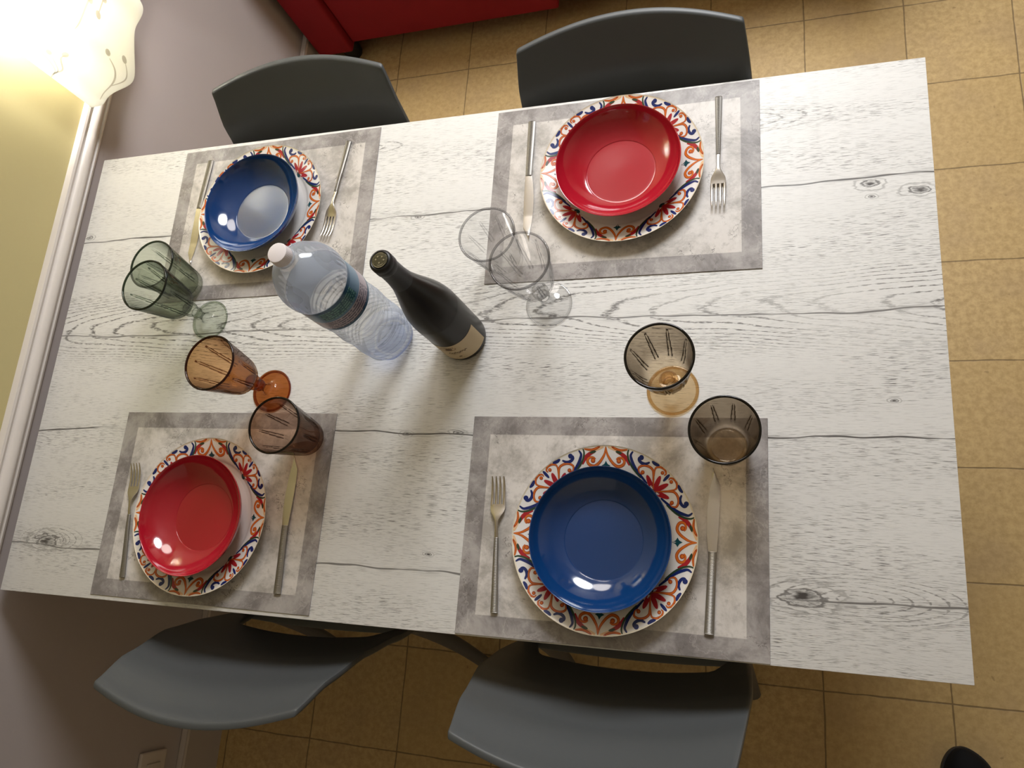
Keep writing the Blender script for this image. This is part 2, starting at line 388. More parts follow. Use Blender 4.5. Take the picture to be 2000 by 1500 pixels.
for i in range(len(A)-1): bm.faces.new((A[i], A[i+1], B[i+1], B[i]))
bmesh.ops.recalc_face_normals(bm, faces=bm.faces[:])
structure('trim_1', bm, M['trim'], True)
bm = bmesh.new(); box(bm, XL, XL+.016, YN, YF, 0, .128, mi=0)
box(bm, XL, XL+.018, YN, YF, .128, .140, .002, 2, mi=1)
structure('baseboard_left', bm, [M['base'], M['basecap']])
for nm, a in (('baseboard_far', (XL+.016, XR, YF-.014, YF, 0, .13)), ('baseboard_near', (XL+.016, XR, YN, YN+.014, 0, .13)), ('baseboard_right', (XR-.014, XR, YN+.014, YF-.014, 0, .13))):
    structure(nm, box(bmesh.new(), *a, .003, 2), M['base'])

# ---------------------------------------------------------------- dining table
tb = thing('dining_table', 'long white-washed oak table set for four, short end against the wall', 'table', (0, 0, T))
W_, L_ = .909, 1.606
obj('tabletop', box(bmesh.new(), 0, L_, 0, W_, -.022, 0, .0012, 2), [M['table']], tb, True)
obj('apron', box(bmesh.new(), .09, L_-.09, .09, W_-.09, -.09, -.0225, .003, 2), M['tableedge'], tb)
for x in (.10, L_-.16):
    for y in (.10, W_-.16):
        obj('leg', box(bmesh.new(), x, x+.06, y, y+.06, -T, -.0905, .004, 2), M['tableedge'], tb)

# ---------------------------------------------------------------- placemats
MT = .0016
mats = [((.4518, .7345), .0105, 'marbled grey placemat under the blue bowl nearest the wall lamp'),
        ((1.1382, .7364), .0049, 'marbled grey placemat under the red bowl at the far edge beside the clear glasses'),
        ((1.1433, .1692), -.0018, 'marbled grey placemat under the blue bowl, brown tumbler on its corner'),
        ((.4402, .1745), -.0026, 'marbled grey placemat under the red bowl, mauve tumbler on its corner')]
bm = box(bmesh.new(), -.225, .225, -.1675, .1675, 0, MT, .0004, 1)
pm = None
for (x, y), a, lab in mats:
    if pm is None: pm = obj('placemat', bm, M['mat'], None, False); o = pm
    else: o = pm.copy(); C.objects.link(o)
    o.location = (x, y, T); o.rotation_euler = (0, 0, a); tag(o, lab, 'placemat', 'placemats on the table')

# ---------------------------------------------------------------- patterned plates
RP = .1356
PROF = [(0, .0035), (.060, .0035), (.088, .0042), (.096, .0065), (.102, .0105), (.112, .0142), (.124, .0178), (.1325, .0204), (.1348, .0215), (.1356, .0221)]
SP = smoothprof(PROF[2:], 5)
def zrim(r):
    for i in range(len(SP)-1):
        if SP[i][0] <= r <= SP[i+1][0]:
            u = (r-SP[i][0])/max(1e-9, SP[i+1][0]-SP[i][0]); return SP[i][1]*(1-u)+SP[i+1][1]*u
    return SP[-1][1] if r > .13 else .0042
def make_plate():
    stroke = lambda bm_, p_, w_, *a_, **k_: globals()['stroke'](bm_, p_, w_*(1.1 if w_ > .029 else 1.35), *a_, **k_)
    bm = bmesh.new()
    up = [(0, .0035), (.060, .0035)]+SP
    under = [(.1352, .0212), (.132, .0186), (.118, .0138), (.104, .0085), (.094, .002), (.086, .0), (.080, .0), (.078, .0012), (0, .0012)]
    lathe(bm, up+under, 128)
    for f in bm.faces:
        r = f.calc_center_median(); rr = math.hypot(r.x, r.y)
        f.material_index = 1 if rr > .1330 else 0
    # names: 0 china 1 edge 2 dred 3 orange 4 rust 5 navy 6 teal 7 peach 8 dgreen
    def mk(axis, side, lift):
        def f(x, y):                         # x = degrees from the axis, y = fraction of RP; drawn in pseudo-cartesian units
            r = min(y*RP, .1345); a = axis+side*math.radians(x)
            return (r*math.sin(a), r*math.cos(a), zrim(r)+lift)
        return f
    def mk2(axis, side, lift):               # cartesian local sketch (x across, y outward, unit RP)
        def f(x, y):
            r = min(math.hypot(x, y)*RP, .1345); a = axis+side*math.atan2(x, y)
            return (r*math.sin(a), r*math.cos(a), zrim(r)+lift)
        return f
    def P(d, r): a = math.radians(d); return (r*math.sin(a), r*math.cos(a))
    for q in range(4):
        ax = q*PI/2
        for sd in (1, -1):
            F = lambda l: mk2(ax, sd, l)
            # peach wash behind the double scroll
            stroke(bm, [P(1.5, .985), P(5, .965), P(9, .955), P(14, .985)], .022, F(.00012), 7, w0=.6)
            scr = [P(0, .985), P(.7, .92), P(2.2, .872), P(5.5, .815), P(9.5, .789), P(13.0, .812), P(13.9, .85), P(12.4, .881), P(9.4, .882), P(7.6, .86)]
            stroke(bm, scr, .030, F(.00020), 4); stroke(bm, scr, .016, F(.00028), 3)
            blob(bm, *P(9.7, .848), .026, F(.00022), 4); blob(bm, *P(9.7, .850), .017, F(.0003), 3)
            stroke(bm, [P(6.9, .938), P(10, .93), P(13.4, .905), P(15.8, .875), P(18.2, .83)], .040, F(.00020), 2, w0=.05)
            stroke(bm, [P(6.6, .942), P(9, .937), P(11, .93)], .020, F(.00030), 8, w0=.1)
            stroke(bm, [P(3.6, .992), P(6, .972), P(9.5, .963), P(14.2, .985)], .020, F(.00024), 4); stroke(bm, [P(3.6, .992), P(6, .972), P(9.5, .963), P(14.2, .985)], .009, F(.0003), 3)
            stroke(bm, [P(14.9, .988), P(14.8, .945), P(16.6, .885), P(20.2, .83), P(25, .79), P(30, .765)], .016, F(.00026), 8, w0=.5)
            stroke(bm, [P(17.8, .985), P(17.0, .94), P(18.3, .90), P(21.2, .85), P(25.5, .805), P(31, .775), P(37, .752)], .030, F(.00022), 5, w0=.35)
            # navy hook near the rim
            stroke(bm, [P(22.8, .955), P(23.2, .925), P(25.6, .908), P(28.4, .918), P(30.4, .955)], .030, F(.00022), 5, w0=.4)
            blob(bm, *P(24.2, .957), .027, F(.00024), 5)
            stroke(bm, [P(31.2, .978), P(34, .972), P(36.8, .985)], .026, F(.00022), 5, w0=.1)
            # palmette (axis 45 deg)
            for a, r in ((33.0, .826), (41.2, .908)):
                b0 = P(45, .735); tp = P(a, r)
                mx, my = (b0[0]+tp[0])/2, (b0[1]+tp[1])/2
                stroke(bm, [b0, (mx, my), tp], .048, F(.00026), 2, w0=.04)
            s1 = [P(45, .74), P(40.5, .80), P(37.2, .863), P(34.6, .905), P(31.2, .912), P(27.6, .893), P(25.3, .85), P(26.8, .808), P(29.8, .802)]
            stroke(bm, s1, .020, F(.00020), 4); stroke(bm, s1, .009, F(.00028), 3)
            blob(bm, *P(29.3, .826), .022, F(.00024), 4); blob(bm, *P(29.3, .828), .013, F(.0003), 3)
            s2 = [P(38.4, .85), P(35.6, .93), P(37.2, .972), P(40.6, .985), P(43.0, .965), P(42.9, .935)]
            stroke(bm, s2, .017, F(.00020), 4); stroke(bm, s2, .008, F(.00028), 3)
            blob(bm, *P(41.0, .945), .020, F(.00024), 4); blob(bm, *P(41.0, .947), .012, F(.0003), 3)
        F = mk2(ax, 1, .0003)
        d = [F(*P(0, .835)), F(.047, .785), F(*P(0, .728)), F(-.047, .785)]
        c = bm.verts.new(F(0, .785)); vs = []
        for i in range(4):
            p0 = ((0, .838), (.050, .785), (0, .725), (-.050, .785))[i]; p1 = ((0, .838), (.050, .785), (0, .725), (-.050, .785))[(i+1) % 4]
            for k in range(4):
                u = k/4; x = p0[0]*(1-u)+p1[0]*u; y = p0[1]*(1-u)+p1[1]*u; s_ = 1-.28*math.sin(PI*u)
                vs.append(bm.verts.new(F(x*s_, .785+(y-.785)*s_)))
        for i in range(16):
            f = bm.faces.new((c, vs[i], vs[(i+1) % 16])); f.material_index = 6
        G = mk2(ax+PI/4, 1, .00022)
        stroke(bm, [(0, .985), (0, .94), (0, .885)], .030, G, 5, w0=.1)
        stroke(bm, [(-.035, .735), (0, .725), (.035, .735)], .05, mk2(ax+PI/4, 1, .0003), 6, w0=.3)
    o = obj('patterned_dinner_plate', bm, [M[k] for k in ('china', 'chinaedge', 'dred', 'orange', 'rust', 'navy', 'teal', 'peach', 'dgreen')], None, True, 60)
    return o
plate = make_plate()
def make_bowl():
    out = [(.0, .0004), (.050, .0004), (.0525, .0), (.055, .0012), (.064, .006), (.078, .014), (.090, .0235), (.098, .033), (.1016, .0415)]
    top = [(.1022, .0428), (.1018, .0437), (.1008, .0433)]
    inn = [(.0995, .040), (.0955, .0325), (.087, .0225), (.076, .0135), (.066, .0078), (.0585, .0048), (.055, .0040), (.030, .0036), (0, .0036)]
    bm = bmesh.new(); lathe(bm, smoothprof(out, 4)+smoothprof(top, 2)+smoothprof(inn, 5), 128)
    bmesh.ops.remove_doubles(bm, verts=bm.verts[:], dist=1e-6)
    bmesh.ops.recalc_face_normals(bm, faces=bm.faces[:])
    return bm
bowl_r = obj('soup_bowl', make_bowl(), M['red'], None, True, 60)
bowl_b = obj('soup_bowl', make_bowl(), M['blue'], None, True, 60)
setting = [((.4452, .7425), 0.02, 'b', 'the blue bowl nearest the wall lamp', 'wall-lamp end, behind the water bottle'),
           ((1.142, .7560), -.01, 'r', 'the red bowl at the far edge of the table', 'far side, beside the clear glasses'),
           ((1.1394, .1530), .00, 'b', 'the blue bowl at the near edge of the table', 'near side, below the brown goblet'),
           ((.4339, .1552), .01, 'r', 'the red bowl near the wall end', 'near side, beside the mauve tumbler')]
used = set()
for i, ((x, y), a, c, pl, bl) in enumerate(setting):
    p = plate if i == 0 else plate.copy()
    if i: C.objects.link(p)
    p.location = (x, y, T+MT+.0002); p.rotation_euler = (0, 0, a)
    tag(p, 'scroll-rimmed white plate under ' + pl, 'plate', 'patterned dinner plates')
    src = bowl_b if c == 'b' else bowl_r
    b = src if c not in used else src.copy()
    if c in used: C.objects.link(b)
    used.add(c); b.location = (x+(.002 if i == 3 else 0), y-.002, T+MT+.0044)
    tag(b, ('glossy blue' if c == 'b' else 'glossy red') + ' deep bowl on a patterned plate, ' + bl, 'bowl', 'coloured bowls on plates')

# ---------------------------------------------------------------- cutlery
def strip(bm, secs, seg=8, mi=0):
    """secs: list of (y, halfwidth, zc, halfthick) -> rounded flat bar along y"""
    rings = []
    for y, hw, zc, ht in secs:
        rings.append([bm.verts.new((hw*math.copysign(abs(math.cos(a))**.6, math.cos(a)), y, zc+ht*math.copysign(abs(math.sin(a))**.8, math.sin(a)))) for a in [2*PI*k/seg+PI/seg for k in range(seg)]])
    for i in range(len(rings)-1):
        for k in range(seg): f = bm.faces.new((rings[i][k], rings[i][(k+1) % seg], rings[i+1][(k+1) % seg], rings[i+1][k])); f.material_index = mi
    bm.faces.new(rings[0][::-1]); bm.faces.new(rings[-1])
    bmesh.ops.recalc_face_normals(bm, faces=bm.faces[:])
def handle_bm(y0, y1, w0, w1, ribs=True):
    bm = bmesh.new(); n = 120; secs = []
    for i in range(n+1):
        u = i/n; hw = w0+(w1-w0)*u; zc = .0028+.0035*math.sin(PI*u*.5)**2
        ht = .0017+(.0006 if (ribs and i % 2) else 0)
        if i == 0: hw *= .85
        secs.append((y0+(y1-y0)*u, hw, zc, ht))
    strip(bm, secs, 10); return bm
def make_fork():
    root = thing('fork', 'fork', 'fork')
    obj('handle', handle_bm(-.1025, .008, .0058, .0034), M['steelh'], root, True, 50)
    bm = bmesh.new()
    secs = []
    for u, hw, zc in ((.007, .0032, .0064), (.020, .0026, .0080), (.032, .0030, .0088), (.040, .0062, .0080), (.047, .0105, .0062), (.053, .0120, .0048), (.059, .0122, .0040)):
        secs.append((u, hw, zc, .0011))
    strip(bm, [tuple(s) for s in crom(secs, 4)], 12)
    for k in range(4):
        x = -.0099+.0066*k
        s = [(.0575, .0021, .0041, .0011), (.070, .0020, .0034, .0011), (.085, .0018, .0044, .0010), (.096, .0014, .0072, .0009), (.1015, .0007, .0095, .0006)]
        b2 = bmesh.new(); strip(b2, [tuple(q) for q in crom(s, 3)], 8)
        for v in b2.verts: v.co.x += x*(1-.05*(v.co.y-.0575)/.04)
        me = bpy.data.meshes.new('t'); b2.to_mesh(me); b2.free(); bm.from_mesh(me); bpy.data.meshes.remove(me)
    obj('head', bm, M['steel'], root, True, 50)
    return root
def make_knife():
    root = thing('table_knife', 'knife', 'knife')
    obj('handle', handle_bm(-.115, -.004, .0068, .0056), M['steelh'], root, True, 50)
    bm = bmesh.new(); n = 40; top = []; bot = []
    rings = []
    for i in range(n+1):
        u = i/n; y = -.005+.12*u
        xl = -.0056-.0045*math.sin(PI*min(1, u*1.15))**.8 if u < .87 else None
        if xl is None: xl = -.0056-.0045*math.sin(PI*min(1, .87*1.15))**.8*(1-(u-.87)/.13)
        xr = .0056+.0012*math.sin(PI*u)
        if u > .80:
            k = (u-.80)/.20; xr = xr*(1-k)+(-.0045)*k; xl = xl*(1-k)+(-.0052)*k*1.0
        z = .0062-.0048*min(1, u*1.6)
        rings.append([bm.verts.new(p) for p in ((xl, y, z-.0002), (0 if u < .8 else (xl+xr)/2, y, z+.0010), (xr, y, z+.0008), (xr, y, z-.0008), (0 if u < .8 else (xl+xr)/2, y, z-.0008))])
    for i in range(n):
        for k in range(5): bm.faces.new((rings[i][k], rings[i][(k+1) % 5], rings[i+1][(k+1) % 5], rings[i+1][k]))
    bm.faces.new(rings[0][::-1]); bm.faces.new(rings[-1]); bmesh.ops.recalc_face_normals(bm, faces=bm.faces[:])
    obj('blade', bm, M['steel'], root, True, 30)
    return root
fork0, knife0 = make_fork(), make_knife()
for i, (x, y, deg, lab) in enumerate([
        (.9745, .138, 2.4, 'steel fork with ribbed handle left of the near blue bowl'),
        (1.2985, .777, 180, 'steel fork on the right of the far red bowl, tines pointing to the viewer'),
        (.601, .778, 175, 'steel fork between the far blue bowl and the water bottle'),
        (.2725, .143, 4.7, 'steel fork partly hidden by the plate of the near red bowl')]):
    o = fork0 if i == 0 else dup(fork0)
    o.location = (x, y, T+MT); o.rotation_euler = (0, 0, math.radians(deg)); tag(o, lab, 'fork', 'forks on the placemats')
for i, (x, y, deg, lab) in enumerate([
        (1.2935, .147, -2.2, 'steel knife with ribbed handle right of the near blue bowl, below the brown tumbler'),
        (.981, .760, 181.3, 'steel knife left of the far red bowl, blade behind the clear glasses'),
        (.2895, .758, 178.6, 'steel knife left of the far blue bowl, blade beside the green glasses'),
        (.600, .151, .9, 'steel knife right of the near red bowl, below the mauve tumbler')]):
    o = knife0 if i == 0 else dup(knife0)
    o.location = (x, y, T+MT); o.rotation_euler = (0, 0, math.radians(deg)); tag(o, lab, 'knife', 'knives on the placemats')

# ---------------------------------------------------------------- glasses
def flute(nf, z0, z1, depth, ph=0):
    def f(i, a, r, z):
        if z < z0 or z > z1: return r
        e = min(1, (z-z0)/.012, (z1-z)/.02)
        u = ((a+ph)*nf/(2*PI)) % 1.0; sp = .125-.09*min(1, max(0, (z-z0)/(z1-z0))); d = min(abs(u-.5+sp), abs(u-.5-sp))*2*PI/nf*r   # paired grooves
        return r-depth*e*math.exp(-(d/.0016)**2)-.0005*e*math.cos(2*PI*u)
    return f
def rim_bm(R_, z, r_):
    bm = bmesh.new(); n = 10
    rings = [[bm.verts.new(((R_+r_*math.cos(2*PI*k/n))*math.cos(2*PI*i/128), (R_+r_*math.cos(2*PI*k/n))*math.sin(2*PI*i/128), z+r_*1.1*math.sin(2*PI*k/n))) for k in range(n)] for i in range(128)]
    for i in range(128):
        for k in range(n): bm.faces.new((rings[i][k], rings[(i+1) % 128][k], rings[(i+1) % 128][(k+1) % n], rings[i][(k+1) % n]))
    return bm
def flute_shade_lines(bm, nf, z0, z1, no, rows, half=.00075):  # refraction darkness of the grooves, painted as dark glass faces
    for i, f in enumerate(bm.faces):
        if i//324 >= no: break
        c = f.calc_center_median(); rr = math.hypot(c.x, c.y)
        if not (z0 < c.z < z1): continue
        u = (math.atan2(c.y, c.x)*nf/(2*PI)) % 1.0; sp = .125-.09*(c.z-z0)/(z1-z0)
        if min(abs(u-.5+sp), abs(u-.5-sp))*2*PI/nf*rr < half: f.material_index = 1
def goblet(x, y, bowlmat, footmat, label, ph=0):
    root = thing('stemmed_goblet', label, 'glass', (x, y, T), ph, 'stemmed goblets')
    bm = bmesh.new()
    foot = [(0, .0), (.034, .0), (.0380, .0006), (.0387, .0018), (.0378, .0030), (.030, .0042), (.018, .0068), (.011, .0105), (.0078, .018), (.0070, .026),
            (.0072, .032), (.0100, .036), (.0105, .0395), (.0075, .0430), (.0078, .0460), (.0118, .050), (.0138, .056), (.0125, .062), (.0085, .067), (.0, .067)]
    lathe(bm, smoothprof(foot, 3), 72); bmesh.ops.remove_doubles(bm, verts=bm.verts[:], dist=1e-6); bmesh.ops.recalc_face_normals(bm, faces=bm.faces[:])
    obj('foot', bm, footmat, root, True, 60)
    bm = bmesh.new()
    out = [(.0, .0672), (.0090, .0672), (.0100, .069), (.0180, .0735), (.0262, .0805), (.0315, .090), (.0348, .104), (.0378, .122), (.0410, .142), (.0440, .160), (.0452, .169)]
    lip = [(.0452, .1712), (.0443, .1722), (.0434, .1712)]
    inn = [(.0425, .160), (.0395, .142), (.0362, .122), (.0332, .104), (.0295, .092), (.0235, .0835), (.0150, .0785), (.007, .077), (0, .0765)]
    prof = smoothprof(out, 4)+smoothprof(lip, 2)+smoothprof(inn, 4); no = len(smoothprof(out, 4))
    fl = flute(9, .078, .155, .0024)
    lathe(bm, prof, 324, lambda i, a, r, z: fl(i, a, r, z) if i < no else r)
    flute_shade_lines(bm, 9, .084, .154, no, 0)
    bmesh.ops.remove_doubles(bm, verts=bm.verts[:], dist=1e-6); bmesh.ops.recalc_face_normals(bm, faces=bm.faces[:])
    obj('bowl', bm, [bowlmat, M[next(k for k in M if M[k] is bowlmat)+'_rim']], root, True, 60)
    obj('rim', rim_bm(.0444, .1716, .0018), M[next(k for k in M if M[k] is bowlmat)+'_rim'], root, True, 80)
    return root
def tumbler(x, y, m, label, ph=0, z=0.0):
    bm = bmesh.new()
    out = [(0, .0012), (.021, .0012), (.0235, .0), (.0275, .0012), (.0305, .006), (.0330, .018), (.0365, .040), (.0400, .062), (.0435, .084), (.0458, .100)]
    lip = [(.0462, .1048), (.0455, .1065), (.0443, .1050)]
    inn = [(.0432, .098), (.0410, .084), (.0376, .062), (.0340, .040), (.0305, .021), (.0280, .0135), (.0235, .0105), (.012, .0098), (0, .0096)]
    prof = smoothprof(out, 4)+smoothprof(lip, 2)+smoothprof(inn, 4); no = len(smoothprof(out, 4))
    fl = flute(9, .014, .092, .0026)
    lathe(bm, prof, 324, lambda i, a, r, z: fl(i, a, r, z) if i < no else r)
    flute_shade_lines(bm, 9, .026, .086, no, 0)
    bmesh.ops.remove_doubles(bm, verts=bm.verts[:], dist=1e-6); bmesh.ops.recalc_face_normals(bm, faces=bm.faces[:])
    root = thing('fluted_tumbler', label, 'glass', (x, y, T+z), ph, 'fluted tumblers')
    obj('body', bm, [m, M[next(k for k in M if M[k] is m)+'_rim']], root, True, 60)
    obj('rim', rim_bm(.0454, .1058, .0018), M[next(k for k in M if M[k] is m)+'_rim'], root, True, 80)
    return root
goblet(.3629, .5238, M['g_green'], M['g_green'], 'green stemmed goblet with fluted bowl at the wall end of the table', .2)
goblet(.5266, .3825, M['g_amber'], M['g_amber_foot'], 'amber stemmed goblet between the green goblet and the mauve tumbler', .5)
goblet(1.0311, .5263, M['g_clear'], M['g_clear_foot'], 'clear stemmed goblet in front of the far red bowl', .1)
goblet(1.2334, .3785, M['g_smoke'], M['g_smoke_foot'], 'smoky brown stemmed goblet with a honey-coloured foot', .35)
tumbler(.3010, .5960, M['g_green'], 'green fluted tumbler behind the green goblet', .3)
tumbler(.6186, .2961, M['g_mauve'], 'mauve-brown fluted tumbler on the corner of the near red bowl placemat', .1, MT)
tumbler(.9515, .6062, M['g_clear'], 'clear fluted tumbler behind the clear goblet', .4)
tumbler(1.3128, .2953, M['g_smoke'], 'smoky brown fluted tumbler on the corner of the near blue bowl placemat', .25, MT)

# ---------------------------------------------------------------- water bottle
wb = thing('water_bottle', 'large full plastic water bottle with white cap and blue label', 'bottle', (.7501, .4778, T))
bm = bmesh.new()
pr = [(0, .006), (.018, .004), (.030, .0), (.040, .0015), (.0455, .008), (.0475, .018)]
z = .024
while z < .176:
    pr += [(.0485, z), (.0466, z+.006)]; z += .0125
pr += [(.0478, .180), (.0490, .184), (.0492, .240), (.0512, .246), (.0520, .254), (.0515, .266), (.0485, .277), (.0435, .288), (.0350, .300), (.0250, .309), (.0165, .315), (.0135, .319), (.0132, .323), (.0160, .3245), (.0160, .3262), (.0128, .3270), (.0128, .338), (0, .338)]
def wr(i, a, r, z):
    if z < .022 and r > .02: return r*(1-.07*abs(math.sin(2.5*a))*(1-z/.03))
    if .022 < z < .178: return r+.0007*math.sin(a*4+z*90)-.0004*math.sin(a*7-z*110)
    if .246 < z < .272: return r-.0007*(math.sin(a*36) > 0)
    if .272 <= z < .305: return r-.0005*math.sin(a*3+z*300)
    return r
lathe(bm, smoothprof(pr, 4), 216, wr); bmesh.ops.remove_doubles(bm, verts=bm.verts[:], dist=1e-6); bmesh.ops.recalc_face_normals(bm, faces=bm.faces[:])
for f in bm.faces:
    if f.calc_center_median().z < .017: f.material_index = 1  # lowest faces carry the painted blue highlight
obj('body', bm, [M['pet'], M['petglint']], wb, True, 70)
bm = bmesh.new()
cp = [(0, .3432), (.0120, .3432), (.0140, .3425), (.0147, .3405), (.0150, .3282), (.0146, .3275), (.0132, .3276), (.0132, .3395), (0, .3395)]
lathe(bm, cp, 120, lambda i, a, r, z: r-.00035*(math.sin(a*40) > 0) if (.328 < z < .3410 and r > .0145) else r)
bmesh.ops.recalc_face_normals(bm, faces=bm.faces[:])
obj('cap', bm, M['cap'], wb, True, 40)
bm = bmesh.new(); NA, NZ = 240, 26; zb, zt = .178, .2440; rl = .0500
random.seed(4)
G = [[bm.verts.new((rl*math.cos(2*PI*k/NA), rl*math.sin(2*PI*k/NA), zb+(zt-zb)*j/NZ)) for k in range(NA)] for j in range(NZ+1)]
for j in range(NZ):
    for k in range(NA):
        f = bm.faces.new((G[j][k], G[j][(k+1) % NA], G[j+1][(k+1) % NA], G[j+1][k]))
        a = (360*k/NA) % 360; a = a-360 if a > 180 else a; v = j/NZ    # angle in deg, 0 = +x, -90 = viewer side
        mi = 0
        if v > .86: mi = 1
        if v < .46: mi = 3
        if -84 < a < -8 and .50 < v < .86:
            mi = 2
            if j % 2 == 0 and random.random() < .72: mi = 6
        if -92 < a < 14 and v < .42 and j > 1:
            if j % 2 == 0 and random.random() < .88: mi = 5
        if v < .04: mi = 1
        f.material_index = mi
def lm(u, v): a = math.radians(u); return ((rl+.0003)*math.cos(a), (rl+.0003)*math.sin(a), zb+(zt-zb)*v)
def lmw(l=.0003):
    return lambda x, y: ((rl+l)*math.cos(x/rl), (rl+l)*math.sin(x/rl), y)
ra = lambda d: math.radians(d)*rl
for dx in (0, .009, .018):
    stroke(bm, [(ra(-150)+dx, zb+.030), (ra(-146)+dx, zb+.042), (ra(-140)+dx, zb+.034), (ra(-143)+dx, zb+.024), (ra(-134)+dx, zb+.026)], .0022, lmw(), 4)
stroke(bm, [(ra(-168), zb+.014), (ra(-145), zb+.020), (ra(-120), zb+.013), (ra(-105), zb+.017)], .0030, lmw(), 1)
lathe(bm, [(rl-.0004, zb+.0002), (rl-.0004, zt-.0002)], 120, mi=7)
obj('label', bm, [M[k] for k in ('lblue', 'ldeep', 'lteal', 'llilac', 'lpink', 'ltext', 'ltextl', 'lback')], wb, True, 60)

# ---------------------------------------------------------------- wine bottle
wn = thing('wine_bottle', 'dark sealed wine bottle with cream label and black foil capsule', 'bottle', (.887, .472, T))
bm = bmesh.new()
body = [(0, .012), (.012, .010), (.026, .003), (.034, .0), (.0385, .002), (.0402, .008), (.0405, .030), (.0405, .120), (.0398, .140), (.0370, .162), (.0315, .186), (.0245, .212), (.0188, .236), (.0162, .252), (.0152, .262), (.0150, .268)]
lathe(bm, smoothprof(body, 5), 96); bmesh.ops.remove_doubles(bm, verts=bm.verts[:], dist=1e-6); bmesh.ops.recalc_face_normals(bm, faces=bm.faces[:])
obj('body', bm, M['wine'], wn, True, 60)
bm = bmesh.new()
cap = [(.0172, .246), (.0166, .252), (.0157, .262), (.0153, .275), (.0151, .288), (.0154, .2905), (.0163, .2925), (.0164, .300), (.0160, .3015), (.0165, .3035), (.0163, .3085), (.0150, .3112), (.0128, .3120), (.0118, .3112), (.0, .3112)]
lathe(bm, cap, 80)
obj('capsule', bm, M['foil'], wn, True, 50)
bm = bmesh.new(); lathe(bm, [(.0112, .3113), (.0110, .3122), (.0100, .3124), (0, .3120)], 48)
fm = lambda x, y: (x, y, .3127)
for r_, a_, b_ in ((.0102, 200, 330), (.0102, 60, 110), (.0075, 250, 320)):
    stroke(bm, [(r_*math.cos(math.radians(a_+(b_-a_)*k/6)), r_*math.sin(math.radians(a_+(b_-a_)*k/6))) for k in range(7)], .0012, fm, 1)
for x, y in ((-.003, .005), (.003, .0045), (-.0055, .001), (.006, .0), (0, -.004)): blob(bm, x, y, .0013, fm, 1, 8)
obj('foil_disc', bm, [M['foiltop'], M['foilhi']], wn, True, 50)
bm = bmesh.new(); rl2 = .0409
a0, a1 = math.radians(-142), math.radians(-6)
GG = [[bm.verts.new((rl2*math.cos(a0+(a1-a0)*k/48), rl2*math.sin(a0+(a1-a0)*k/48), z)) for k in range(49)] for z in (.014, .034, .055, .076)]
for j in range(3):
    for k in range(48): bm.faces.new((GG[j][k], GG[j][k+1], GG[j+1][k+1], GG[j+1][k]))
def wl(l): return lambda x, y: ((rl2+l)*math.cos(math.radians(-80)+x/rl2), (rl2+l)*math.sin(math.radians(-80)+x/rl2), y)
blob(bm, -.008, .062, .014, wl(.0002), 1, 20, .0065)
blob(bm, -.006, .062, .006, wl(.0003), 2, 14, .003)
for k in range(7): stroke(bm, [(-.016+.003*k, .066), (-.0155+.003*k, .0705)], .0012, wl(.0003), 1)
sq = []; x = -.012
for k in range(15): sq.append((x, .045+.0022*(1 if k % 2 else -1)*(1+.5*math.sin(k*1.7)))); x += .0022
stroke(bm, sq, .0011, wl(.0003), 2, 4, False)
stroke(bm, [(-.018, .0395), (-.010, .0405), (.0, .0395), (.010, .0405)], .0008, wl(.0003), 1, 4)
blob(bm, .001, .027, .0030, wl(.0003), 2, 10, .0018)
for k in range(5): stroke(bm, [(-.008+.004*k, .0205), (-.0055+.004*k, .0205)], .0007, wl(.0003), 1, 2, False)
obj('label', bm, [M['paper'], M['inkgold'], M['inkdark']], wn, True, 60)

